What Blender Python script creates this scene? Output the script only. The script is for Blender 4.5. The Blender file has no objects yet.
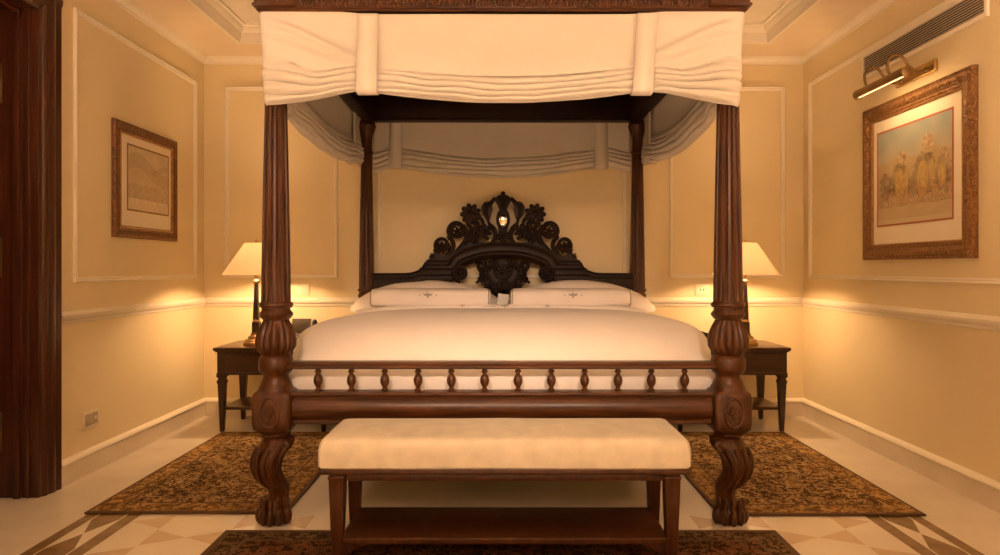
import bpy, bmesh, math, random
from mathutils import Vector, noise, Matrix
R = math.radians
PI = math.pi
random.seed(7)
scn = bpy.context.scene
COL = scn.collection
CAMZ = 1.165
F = 708.0
XL, XR, YB, YR = -2.357, 2.385, 5.60, -1.6      # left wall, right wall, far wall, near wall
ZS, ZT = 2.83, 2.95                              # soffit, tray ceiling

# ------------------------------------------------------------------ materials
MATS = {}
def newmat(name):
    m = bpy.data.materials.new(name); m.use_nodes = True
    nt = m.node_tree
    b = nt.nodes['Principled BSDF']
    MATS[name] = m
    return m, nt, b
def link(nt, a, b): nt.links.new(a, b)
def coords(nt, scale=(1, 1, 1), kind='Object'):
    tc = nt.nodes.new('ShaderNodeTexCoord')
    mp = nt.nodes.new('ShaderNodeMapping')
    mp.inputs['Scale'].default_value = scale
    link(nt, tc.outputs[kind], mp.inputs['Vector'])
    return mp.outputs['Vector']
def tex_noise(nt, vec, scale, detail=4, rough=.55):
    n = nt.nodes.new('ShaderNodeTexNoise')
    n.inputs['Scale'].default_value = scale; n.inputs['Detail'].default_value = detail
    n.inputs['Roughness'].default_value = rough
    link(nt, vec, n.inputs['Vector'])
    return n
def ramp(nt, fac, stops):
    r = nt.nodes.new('ShaderNodeValToRGB')
    e = r.color_ramp.elements
    while len(e) < len(stops): e.new(.5)
    for k, (p, c) in enumerate(stops):
        e[k].position = p; e[k].color = (*c, 1)
    link(nt, fac, r.inputs['Fac'])
    return r.outputs['Color']
def bump(nt, b, h, strength=.2, dist=.01):
    bp = nt.nodes.new('ShaderNodeBump')
    bp.inputs['Strength'].default_value = strength; bp.inputs['Distance'].default_value = dist
    link(nt, h, bp.inputs['Height']); link(nt, bp.outputs['Normal'], b.inputs['Normal'])
def lerp(a, b, t): return tuple(x + (y - x) * t for x, y in zip(a, b))

def wood(name, dark, light, scale=(14, 14, 1.2), rough=.32, coat=.25, spec=.32):
    m, nt, b = newmat(name)
    v = coords(nt, scale)
    n = tex_noise(nt, v, 3.0, 6, .6)
    c = ramp(nt, n.outputs['Fac'], [(.3, dark), (.52, lerp(dark, light, .5)), (.72, light)])
    link(nt, c, b.inputs['Base Color'])
    b.inputs['Roughness'].default_value = rough
    b.inputs['Specular IOR Level'].default_value = spec
    b.inputs['Coat Weight'].default_value = coat
    b.inputs['Coat Roughness'].default_value = .2
    bump(nt, b, n.outputs['Fac'], .06, .004)
    return m
def plain(name, col, rough=.6, metal=0, var=.04, nscale=6, bmp=0, bscale=200, spec=.5, sheen=0, bdist=.004):
    m, nt, b = newmat(name)
    v = coords(nt)
    n = tex_noise(nt, v, nscale, 3)
    lo = tuple(max(0, c * (1 - var)) for c in col); hi = tuple(min(1, c * (1 + var)) for c in col)
    link(nt, ramp(nt, n.outputs['Fac'], [(.35, lo), (.65, hi)]), b.inputs['Base Color'])
    b.inputs['Roughness'].default_value = rough; b.inputs['Metallic'].default_value = metal
    b.inputs['Specular IOR Level'].default_value = spec
    b.inputs['Sheen Weight'].default_value = sheen
    if bmp:
        n2 = tex_noise(nt, v, bscale, 2)
        bump(nt, b, n2.outputs['Fac'], bmp, bdist)
    return m
def marble(name, a, c, rough=.25, scale=2.2):
    m, nt, b = newmat(name)
    v = coords(nt)
    n = tex_noise(nt, v, scale, 8, .62)
    link(nt, ramp(nt, n.outputs['Fac'], [(.3, a), (.55, lerp(a, c, .6)), (.75, c)]), b.inputs['Base Color'])
    b.inputs['Roughness'].default_value = rough
    return m
def rugmat(name, base, motif, dark, scale=16, warp=.35):
    m, nt, b = newmat(name)
    v = coords(nt)
    n = tex_noise(nt, v, 11, 4)
    mx = nt.nodes.new('ShaderNodeMixRGB'); mx.blend_type = 'ADD'; mx.inputs['Fac'].default_value = warp
    link(nt, v, mx.inputs[1]); link(nt, n.outputs['Color'], mx.inputs[2])
    vo = nt.nodes.new('ShaderNodeTexVoronoi'); vo.feature = 'F1'; vo.inputs['Scale'].default_value = scale
    link(nt, mx.outputs[0], vo.inputs['Vector'])
    n2 = tex_noise(nt, v, 30, 5, .7)
    ma = nt.nodes.new('ShaderNodeMath'); ma.operation = 'MULTIPLY_ADD'
    link(nt, n2.outputs['Fac'], ma.inputs[0]); ma.inputs[1].default_value = .9
    link(nt, vo.outputs['Distance'], ma.inputs[2])
    c = ramp(nt, ma.outputs[0], [(.44, dark), (.54, motif), (.62, base), (.86, base), (.96, motif), (1.08, dark)])
    n3 = tex_noise(nt, v, 90, 3, .7)
    mm = nt.nodes.new('ShaderNodeMixRGB'); mm.blend_type = 'MULTIPLY'; mm.inputs['Fac'].default_value = .45
    link(nt, c, mm.inputs[1]); link(nt, ramp(nt, n3.outputs['Fac'], [(.3, (.35, .3, .25)), (.6, (1, 1, 1))]), mm.inputs[2])
    n4 = tex_noise(nt, v, 5, 4, .65)
    mz = nt.nodes.new('ShaderNodeMixRGB'); mz.blend_type = 'MULTIPLY'; mz.inputs['Fac'].default_value = 1
    link(nt, mm.outputs[0], mz.inputs[1]); link(nt, ramp(nt, n4.outputs['Fac'], [(.36, (.55, .50, .42)), (.56, (1, 1, 1)), (.7, (1, .86, .62))]), mz.inputs[2])
    link(nt, mz.outputs[0], b.inputs['Base Color'])
    b.inputs['Roughness'].default_value = .95; b.inputs['Specular IOR Level'].default_value = .1
    bump(nt, b, n3.outputs['Fac'], .6, .006)
    return m

M_WALL = plain('wall_paint', (.81, .68, .425), .75, var=.02, nscale=1.5, bmp=.05, bscale=120)
M_MOLD = plain('moulding_paint', (.86, .78, .63), .6, var=.02)
M_CEIL = plain('ceiling_paint', (.80, .72, .58), .8, var=.02)
M_SOFF = plain('soffit_paint', (.80, .66, .46), .8, var=.02)
M_BASE = marble('skirting_marble', (.66, .55, .42), (.78, .69, .56), .3)
M_FLOOR = marble('cream_marble', (.66, .58, .46), (.78, .71, .59), .22)
M_BEIGE = marble('beige_marble', (.52, .39, .26), (.62, .48, .34), .22, 5)
M_BROWN = marble('brown_marble', (.14, .075, .03), (.30, .19, .09), .22, 9)
M_WOOD = wood('bed_mahogany', (.030, .0095, .0024), (.105, .034, .0075), rough=.36, coat=.05)
M_WOODH = wood('rail_mahogany', (.030, .0095, .0024), (.105, .034, .0075), (1.2, 14, 14), rough=.36, coat=.05)
M_HEAD = wood('headboard_mahogany', (.008, .0035, .002), (.022, .008, .003), (3, 14, 14), .48, .0, .22)
M_STAND = wood('nightstand_wood', (.022, .008, .003), (.062, .022, .008), (2, 14, 14), .3)
M_BENCHW = wood('bench_wood', (.034, .011, .004), (.085, .029, .009), (14, 14, 1.2), .35, .1)
M_DOOR = wood('door_mahogany', (.035, .009, .004), (.085, .023, .008), (16, 16, .8), .3, .4)
M_CURT = plain('canopy_cloth', (.69, .65, .59), .85, var=.02, bmp=.08, bscale=350, sheen=.1)
M_STRAP = plain('strap_cloth', (.73, .69, .63), .85, var=.02, bmp=.08, bscale=350)
M_LINEN = plain('white_linen', (.86, .80, .75), .8, var=.012, bmp=.05, bscale=300, sheen=.1)
M_PIL = plain('pillow_linen', (.86, .79, .73), .8, var=.012, bmp=.05, bscale=300)
M_EMB = plain('grey_thread', (.42, .37, .31), .8)
M_PIPE = plain('grey_piping', (.30, .24, .18), .8)
M_BENCH = plain('bench_fabric', (.60, .53, .40), .7, var=.08, nscale=14, bmp=.12, bscale=240, sheen=.2)
M_BRASS = plain('brass', (.55, .36, .13), .28, 1.0, var=.1)
M_ABRASS = plain('aged_brass', (.30, .19, .08), .38, 1.0, var=.2)
M_GOLD = plain('carved_gilt', (.25, .12, .038), .42, .4, var=.35, nscale=110, bmp=1, bscale=48, bdist=.02)
M_GOLD2 = plain('plain_gilt', (.36, .19, .07), .4, .5, var=.2, nscale=20)
M_FRD = plain('dark_gilt', (.17, .075, .025), .45, .3, var=.4, nscale=60, bmp=.6, bscale=110)
M_MAT = plain('mat_board', (.86, .77, .60), .8, var=.01)
M_REDL = plain('red_mount_line', (.42, .13, .06), .7)
M_BLACK = plain('black_plastic', (.018, .016, .014), .35)
M_SCREEN = plain('smoked_panel', (.05, .035, .02), .3)
M_SILV = plain('silver_trim', (.55, .5, .45), .3, .8)
M_PLATE = plain('plate_plastic', (.80, .70, .52), .5, var=.01)
M_PLATEG = plain('plate_grey', (.46, .38, .26), .45, var=.02)
M_SLAT = plain('vent_slat', (.50, .42, .32), .5)
M_DARKV = plain('vent_dark', (.03, .022, .015), .8)
M_CARD = plain('card_paper', (.62, .62, .58), .7)
M_COLD = plain('rug_binding', (.10, .05, .02), .95)
M_RUGF = rugmat('rug_field', (.50, .335, .14), (.34, .205, .08), (.10, .05, .02), 27)
M_RUGB = rugmat('rug_border', (.52, .33, .12), (.38, .22, .075), (.20, .105, .035), 22)
M_RUG2F = rugmat('dark_rug_field', (.18, .065, .028), (.26, .15, .06), (.04, .018, .008), 22)
M_RUG2B = rugmat('dark_rug_border', (.20, .13, .06), (.13, .075, .03), (.06, .032, .014), 24)
def mirror_mat():
    m, nt, b = newmat('mirror_glass'); b.inputs['Base Color'].default_value = (.85, .82, .75, 1)
    b.inputs['Metallic'].default_value = 1; b.inputs['Roughness'].default_value = .05
    return m
M_MIRR = mirror_mat()
def shade_mat():
    m, nt, b = newmat('lamp_shade_cloth')
    out = nt.nodes['Material Output']
    v = coords(nt)
    n = tex_noise(nt, v, 120, 2)
    col = ramp(nt, n.outputs['Fac'], [(.3, (.87, .78, .62)), (.7, (.93, .86, .72))])
    d = nt.nodes.new('ShaderNodeBsdfDiffuse'); t = nt.nodes.new('ShaderNodeBsdfTranslucent')
    link(nt, col, d.inputs['Color']); link(nt, col, t.inputs['Color'])
    mx = nt.nodes.new('ShaderNodeMixShader'); mx.inputs[0].default_value = .45
    link(nt, d.outputs[0], mx.inputs[1]); link(nt, t.outputs[0], mx.inputs[2])
    link(nt, mx.outputs[0], out.inputs['Surface'])
    return m
M_SHADE = shade_mat()
def emit_mat(name, col, s):
    m, nt, b = newmat(name)
    b.inputs['Emission Color'].default_value = (*col, 1); b.inputs['Emission Strength'].default_value = s
    b.inputs['Base Color'].default_value = (*col, 1)
    return m
M_BULB = emit_mat('lamp_bulb', (1, .78, .45), 14)
def attr_mat(name):
    m, nt, b = newmat(name)
    a = nt.nodes.new('ShaderNodeAttribute'); a.attribute_name = 'print'
    link(nt, a.outputs['Color'], b.inputs['Base Color'])
    b.inputs['Roughness'].default_value = .45
    return m
M_PRINT = attr_mat('printed_paper')

# ------------------------------------------------------------------ mesh builder
class MB:
    def __init__(s): s.v = []; s.f = []; s.mi = []
    def add(s, vs, fs, mi=0):
        o = len(s.v); s.v += [tuple(p) for p in vs]
        for f in fs: s.f.append([i + o for i in f]); s.mi.append(mi)
    def box(s, x0, x1, y0, y1, z0, z1, bev=0, mi=0, mat=None):
        bm = bmesh.new(); bmesh.ops.create_cube(bm, size=1)
        for p in bm.verts:
            p.co = Vector(((x0 + x1) / 2 + p.co.x * (x1 - x0), (y0 + y1) / 2 + p.co.y * (y1 - y0), (z0 + z1) / 2 + p.co.z * (z1 - z0)))
        if bev: bmesh.ops.bevel(bm, geom=bm.edges[:], offset=bev, segments=2, profile=.5, affect='EDGES')
        bm.verts.index_update()
        vs = [(mat @ p.co) if mat else p.co.copy() for p in bm.verts]
        s.add(vs, [[q.index for q in f.verts] for f in bm.faces], mi); bm.free()
    def loft(s, rings, cap=True, mi=0, loop=False):
        n = len(rings[0]); vs = [p for r in rings for p in r]; fs = []
        k = len(rings)
        for i in range(k if loop else k - 1):
            a, b = i * n, ((i + 1) % k) * n
            for j in range(n): fs.append([a + j, a + (j + 1) % n, b + (j + 1) % n, b + j])
        if cap and not loop:
            fs.append(list(range(n))[::-1]); fs.append([(k - 1) * n + j for j in range(n)])
        s.add(vs, fs, mi)
    def grid(s, rows, mi=0):
        n = len(rows[0]); vs = [p for r in rows for p in r]; fs = []
        for i in range(len(rows) - 1):
            for j in range(n - 1): fs.append([i * n + j, i * n + j + 1, (i + 1) * n + j + 1, (i + 1) * n + j])
        s.add(vs, fs, mi)
    def lathe(s, cx, cy, prof, seg=48, mi=0, cap=True):
        rings = []
        for e in prof:
            z, r = e[0], e[1]; o = e[2] if len(e) > 2 else {}
            p = o.get('p', 2); amp = o.get('a', 0); nf = o.get('n', 16); dx = o.get('dx', 0); dy = o.get('dy', 0); ry = o.get('ry', 1)
            ring = []
            for k in range(seg):
                a = 2 * PI * k / seg
                c, q = math.cos(a), math.sin(a)
                rr = r
                if p != 2: rr = r / (abs(c) ** p + abs(q) ** p) ** (1 / p)
                if amp: rr *= 1 - amp * (max(0, math.cos(nf * a)) ** .7 if amp > 0 else abs(math.cos(nf * a / 2)) ** .7)
                ring.append((cx + dx + rr * c, cy + dy + rr * q * ry, z))
            rings.append(ring)
        s.loft(rings, cap, mi)
    def tube(s, pts, rad, seg=8, mi=0, closed=False, flat=1):
        pts = [Vector(p) for p in pts]; n = len(pts)
        if not hasattr(rad, '__len__'): rad = [rad] * n
        rings = []; up = None
        for i in range(n):
            a = pts[(i - 1) % n] if (closed or i) else pts[0]
            b = pts[(i + 1) % n] if (closed or i < n - 1) else pts[-1]
            t = (b - a).normalized()
            if up is None: up = Vector((0, 1, 0)) if abs(t.y) < .9 else Vector((1, 0, 0))
            u = (up - t * up.dot(t)).normalized(); w = t.cross(u); up = u
            rings.append([pts[i] + (u * math.cos(2 * PI * k / seg) * flat + w * math.sin(2 * PI * k / seg)) * rad[i] for k in range(seg)])
        s.loft(rings, not closed, mi, closed)
    def ell(s, c, r, mi=0, nu=14, nv=9, rot=None):
        c = Vector(c); rings = []
        for j in range(1, nv):
            ph = PI * j / nv
            ring = []
            for k in range(nu):
                a = 2 * PI * k / nu
                d = Vector((r[0] * math.sin(ph) * math.cos(a), r[1] * math.sin(ph) * math.sin(a), -r[2] * math.cos(ph)))
                ring.append(c + (rot @ d if rot else d))
            rings.append(ring)
        s.loft(rings, True, mi)
    def extr(s, prof, O, A, B, D, mi=0):          # a closed 2-D profile swept straight along D
        O, A, B, D = map(Vector, (O, A, B, D))
        r0 = [O + A * a + B * b for a, b in prof]
        s.loft([r0, [p + D for p in r0]], True, mi)
    def frame(s, O, U, V, N, w, h, prof, mi=0):   # mitred rectangular frame, prof = (outward, raised)
        O, U, V, N = map(Vector, (O, U, V, N))
        rings = []
        for sx, sy in ((-1, -1), (1, -1), (1, 1), (-1, 1)):
            rings.append([O + U * sx * (w / 2 + d) + V * sy * (h / 2 + d) + N * q for d, q in prof])
        s.loft(rings, False, mi, True)
    def prism(s, poly, y0, y1, mi=0):             # polygon in x,z extruded in y
        s.loft([[(x, y0, z) for x, z in poly], [(x, y1, z) for x, z in poly]], True, mi)
    def build(s, name, mats, parent=None, bevel=0, solid=0, angle=38, sub=0):
        if not isinstance(mats, (list, tuple)): mats = [mats]
        xs = [p[0] for p in s.v]; ys = [p[1] for p in s.v]; zs = [p[2] for p in s.v]
        o = Vector(((min(xs) + max(xs)) / 2, (min(ys) + max(ys)) / 2, min(zs)))
        me = bpy.data.meshes.new(name)
        me.from_pydata([(p[0] - o.x, p[1] - o.y, p[2] - o.z) for p in s.v], [], s.f)
        for m in mats: me.materials.append(m)
        me.polygons.foreach_set('material_index', s.mi)
        bm = bmesh.new(); bm.from_mesh(me); bmesh.ops.recalc_face_normals(bm, faces=bm.faces[:]); bm.to_mesh(me); bm.free()
        for p in me.polygons: p.use_smooth = True
        me.set_sharp_from_angle(angle=R(angle))
        ob = bpy.data.objects.new(name, me); COL.objects.link(ob)
        if parent:
            ob.parent = parent; ob.location = o - world(parent)
        else: ob.location = o
        if solid:
            md = ob.modifiers.new('thickness', 'SOLIDIFY'); md.thickness = solid; md.offset = 0
        if bevel:
            md = ob.modifiers.new('edges', 'BEVEL'); md.width = bevel; md.segments = 2; md.limit_method = 'ANGLE'; md.angle_limit = R(40)
        if sub:
            md = ob.modifiers.new('smooth', 'SUBSURF'); md.levels = sub; md.render_levels = sub
        return ob
def world(o):
    l = Vector(o.location)
    while o.parent: o = o.parent; l += Vector(o.location)
    return l
def tag(o, label, cat, group=None):
    o['label'] = label; o['category'] = cat
    if group: o['group'] = group
    return o
def thing(name, loc, label, cat, group=None):
    o = bpy.data.objects.new(name, None); COL.objects.link(o); o.location = loc
    o.empty_display_size = .1
    return tag(o, label, cat, group)
def structure(o): o['kind'] = 'structure'; return o
def lab(o, t): o['label'] = t; return o
def ns(x, y=0, z=0): return noise.noise(Vector((x, y, z)))
def ss(a, b, x):
    t = max(0, min(1, (x - a) / (b - a))); return t * t * (3 - 2 * t)

# ------------------------------------------------------------------ room shell
def room():
    m = MB()
    m.box(-3.6, XR + .2, YR - .2, YB + .2, -.1, 0)
    e = .0006
    def poly(pts, mi): m.add([(x, y, e) for x, y in pts], [list(range(len(pts)))], mi)
    for sg in (-1, 1):
        def P(pts, mi): poly([(sg * x, y) for x, y in pts], mi)
        P([(1.702, YR + .1), (1.767, YR + .1), (1.767, 3.75), (1.702, 3.75)], 2)
        P([(1.905, YR + .1), (1.960, YR + .1), (1.960, 3.75), (1.905, 3.75)], 2)
        k = 3.325 + .44
        while k > YR + .5:
            P([(1.773, k - .05), (1.836, k - .218), (1.899, k - .05), (1.899, k + .05), (1.836, k + .218), (1.773, k + .05)], 2)
            k -= .44
        # horizontal hourglass inlays
        for c in range(-1, 5):
            x1 = 1.53 - .325 * c; x0 = x1 - .325; xm = (x0 + x1) / 2
            k = 3.06 + (0 if c % 2 == 0 else .187)
            while k > YR + .3:
                if c == -1: P([(x0, k - .085), (1.695, k + .005), (x0, k + .085)], 1)
                else:
                    P([(x1, k - .088), (x1, k + .088), (xm, k)], 1)
                    if x0 > 0: P([(x0, k - .088), (xm, k), (x0, k + .088)], 1)
                k -= .374
    structure(m.build('floor', [M_FLOOR, M_BEIGE, M_BROWN]))
    # walls
    m = MB(); m.box(-3.6, XR + .2, YB, YB + .15, 0, 3.1); structure(m.build('wall_back', M_WALL))
    m = MB(); m.box(XR, XR + .15, YR, YB, 0, 3.1); structure(m.build('wall_right', M_WALL))
    m = MB(); m.box(-3.6, XR + .2, YR - .15, YR, 0, 3.1); structure(m.build('wall_front', M_WALL))
    m = MB()
    m.box(XL - .16, XL, 3.60, YB, 0, 3.1); m.box(XL - .16, XL, YR, 2.55, 0, 3.1); m.box(XL - .16, XL, 2.55, 3.60, 2.50, 3.1)
    structure(m.build('wall_left', M_WALL))
    m = MB()   # corridor beyond the doorway
    m.box(-3.6, -3.5, 1.5, 4.8, 0, 3.1); m.box(-3.5, XL - .16, 4.7, 4.8, 0, 3.1); m.box(-3.5, XL - .16, 1.5, 1.6, 0, 3.1)
    structure(m.build('wall_corridor', M_WALL))
    # ceiling: tray with soffit round it
    m = MB()
    m.box(-3.6, XR + .2, YR - .2, YB + .2, ZT, 3.15, mi=0)
    tx0, tx1, ty0, ty1 = -1.94, 1.965, -1.1, 5.22
    m.box(-3.6, tx0, YR, YB, ZS, ZT + .01, mi=1); m.box(tx1, XR + .1, YR, YB, ZS, ZT + .01, mi=1)
    m.box(tx0, tx1, ty1, YB, ZS, ZT + .01, mi=1); m.box(tx0, tx1, YR, ty0, ZS, ZT + .01, mi=1)
    structure(m.build('ceiling', [M_CEIL, M_SOFF]))
    m = MB()
    O = ((tx0 + tx1) / 2, (ty0 + ty1) / 2, ZS)
    prof = [(.012, 0), (.004, -.012), (-.012, -.010), (-.016, .012), (-.026, .03), (-.030, .06), (-.048, .075), (-.055, .10), (-.07, .105), (-.07, .13), (.012, .13)]
    m.frame(O, (1, 0, 0), (0, 1, 0), (0, 0, 1), tx1 - tx0, ty1 - ty0, prof)
    structure(m.build('trim_1', M_MOLD))
    # crown mouldings, dado rails, skirtings: (name, start, along, into the room)
    runs = {'left': [((XL, 3.75, 0), (0, YB - 3.75, 0), (1, 0, 0)), ((XL, YR, 0), (0, 2.40 - YR, 0), (1, 0, 0))],
            'back': [((XL, YB, 0), (XR - XL, 0, 0), (0, -1, 0))],
            'right': [((XR, YR, 0), (0, YB - YR, 0), (-1, 0, 0))]}
    crown = [(0, 2.775), (.012, 2.775), (.014, 2.788), (.028, 2.80), (.042, 2.815), (.046, 2.83), (0, 2.83)]
    dado = [(0, .862), (.010, .865), (.012, .880), (.024, .888), (.030, .900), (.030, .912), (.020, .918), (.014, .928), (0, .932)]
    base = [(0, 0), (.022, 0), (.022, .105), (0, .105)]
    bead = [(0, .105), (.026, .105), (.030, .114), (.026, .126), (.012, .136), (0, .138)]
    k = 2
    for side, rs in runs.items():
        m1, m2, m3, m4 = MB(), MB(), MB(), MB()
        for O, D, A in rs:
            O2, D2 = O, D
            if side == 'left' and O[1] > 3: 
                m1.extr(crown, (XL, YR, 0), A, (0, 0, 1), (0, YB - YR, 0))
            elif side != 'left': m1.extr(crown, O, A, (0, 0, 1), D)
            m2.extr(dado, O, A, (0, 0, 1), D); m3.extr(base, O, A, (0, 0, 1), D); m4.extr(bead, O, A, (0, 0, 1), D)
        structure(m1.build('trim_%d' % k, M_MOLD)); structure(m2.build('trim_%d' % (k + 1), M_MOLD)); k += 2
        b = structure(m3.build('baseboard_' + side, M_BASE)); structure(m4.build('trim_%d' % k, M_MOLD)); k += 1
    # wall panel mouldings
    pp = [(-.030, 0), (-.030, .006), (-.022, .013), (-.014, .011), (-.006, .018), (0, .014), (0, 0)]
    zc, ph = (1.085 + 2.597) / 2, 2.597 - 1.085
    def panel(O, U, N, w):
        nonlocal k
        m = MB(); m.frame(O, U, (0, 0, 1), N, w, ph, pp); structure(m.build('trim_%d' % k, M_MOLD)); k += 1
    panel((XL, (3.89 + 5.435) / 2, zc), (0, 1, 0), (1, 0, 0), 5.435 - 3.89)
    panel((XL, .6, zc), (0, 1, 0), (1, 0, 0), 3.3)
    for x0, x1 in ((-2.19, -1.30), (-.985, .985), (1.325, 2.235)):
        panel(((x0 + x1) / 2, YB, zc), (1, 0, 0), (0, -1, 0), x1 - x0)
    panel((XR, (2.4 + 5.475) / 2, zc), (0, 1, 0), (-1, 0, 0), 5.475 - 2.4)
    # doorway
    d = thing('door_1', (XL, 3.08, 0), 'dark mahogany doorway with deep jamb in the left wall', 'doorway'); structure(d)
    del d['category']
    m = MB()
    cas = [(0, -.001), (.012, .018), (.03, .026), (.045, .022), (.06, .030), (.085, .034), (.10, .026), (.115, .030), (.135, .034), (.148, .020), (.150, -.001)]
    for sg, y in ((1, 3.60), (-1, 2.55)):
        m.extr([(a * sg, b) for a, b in cas], (XL, y, 0), (0, 1, 0), (1, 0, 0), (0, 0, 2.50 + .15))
    m.extr([(a, b) for a, b in cas], (XL, 2.40, 2.49), (0, 0, 1), (1, 0, 0), (0, 1.35, 0))
    m.build('casing', M_DOOR, d)
    m = MB()
    for y0, y1 in ((3.585, 3.62), (2.53, 2.565)):
        m.box(XL - .34, XL + .012, y0, y1, 0, 2.50, .004)
    m.box(XL - .11, XL - .075, 3.565, 3.59, 0, 2.48, .004); m.box(XL - .05, XL - .03, 3.573, 3.59, 0, 2.48, .006)
    m.box(XL - .34, XL + .012, 2.55, 3.60, 2.475, 2.51, .004)
    m.box(XL - .11, XL - .075, 2.55, 3.60, 2.455, 2.48, .004)
    m.build('jamb', M_DOOR, d)
    m = MB()   # leaf swung open against the corridor side
    x1 = XL - .225
    m.box(x1 - .9, x1, 3.535, 3.578, .012, 2.44, .004)
    for z0, z1 in ((.2, 1.0), (1.15, 2.3)):
        m.frame((x1 - .45, 3.535, (z0 + z1) / 2), (1, 0, 0), (0, 0, 1), (0, -1, 0), .62, z1 - z0, [(-.03, 0), (-.03, .006), (-.015, .014), (0, .006), (0, 0)])
    leaf = m.build('leaf', M_DOOR, d)
    for z in (.335, 1.22, 2.10):
        m = MB()
        x = XL - .196
        m.box(x - .016, x + .022, 3.578, 3.586, z - .1, z + .1, .002)
        for q in range(5):
            m.lathe(x, 3.572, [(z - .098 + q * .04, .005), (z - .096 + q * .04, .008), (z - .064 + q * .04, .008), (z - .062 + q * .04, .005)], 12)
        lab(m.build('hinge', M_ABRASS, d), 'brass butt hinge')
room()

# ------------------------------------------------------------------ four poster bed
XP, YF, YK = 1.05, 3.29, 5.49
bed = thing('four_poster_bed', (0, 4.39, 0), 'large carved dark wood four poster bed in the middle of the room', 'bed')

def shaft_profile(k):
    FL = dict(a=.13, n=16)
    pr = [(.63, .070 * k), (.66, .056 * k), (.672, .058 * k), (.684, .070 * k), (.695, .078 * k), (.735, .079 * k), (.752, .074 * k), (.76, .066 * k)]
    G = dict(a=-.16, n=14)
    pr += [(.764, .062 * k), (.772, .070 * k, dict(a=-.05, n=14)), (.80, .079 * k, G), (.83, .081 * k, G), (.865, .075 * k, G), (.895, .064 * k, G), (.915, .058 * k, dict(a=-.08, n=14)), (.925, .058 * k)]
    pr += [(.932, .066 * k), (.942, .074 * k), (.952, .078 * k), (.96, .072 * k), (.972, .064 * k), (.98, .065 * k), (.984, .074 * k), (.993, .078 * k), (1.003, .075 * k), (1.008, .067 * k)]
    pr += [(1.012, .0665 * k, dict(a=.03, n=16)), (1.03, .0665 * k, FL), (1.3, .0625 * k, FL), (1.6, .057 * k, FL), (1.9, .0505 * k, FL), (2.035, .048 * k, FL), (2.045, .048 * k, dict(a=.02, n=16))]
    pr += [(2.05, .056 * k), (2.062, .058 * k), (2.07, .050 * k), (2.09, .046 * k), (2.16, .047 * k), (2.20, .056 * k), (2.235, .072 * k), (2.255, .080 * k), (2.27, .082 * k), (2.28, .074 * k), (2.30, .074 * k)]
    return pr
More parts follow.
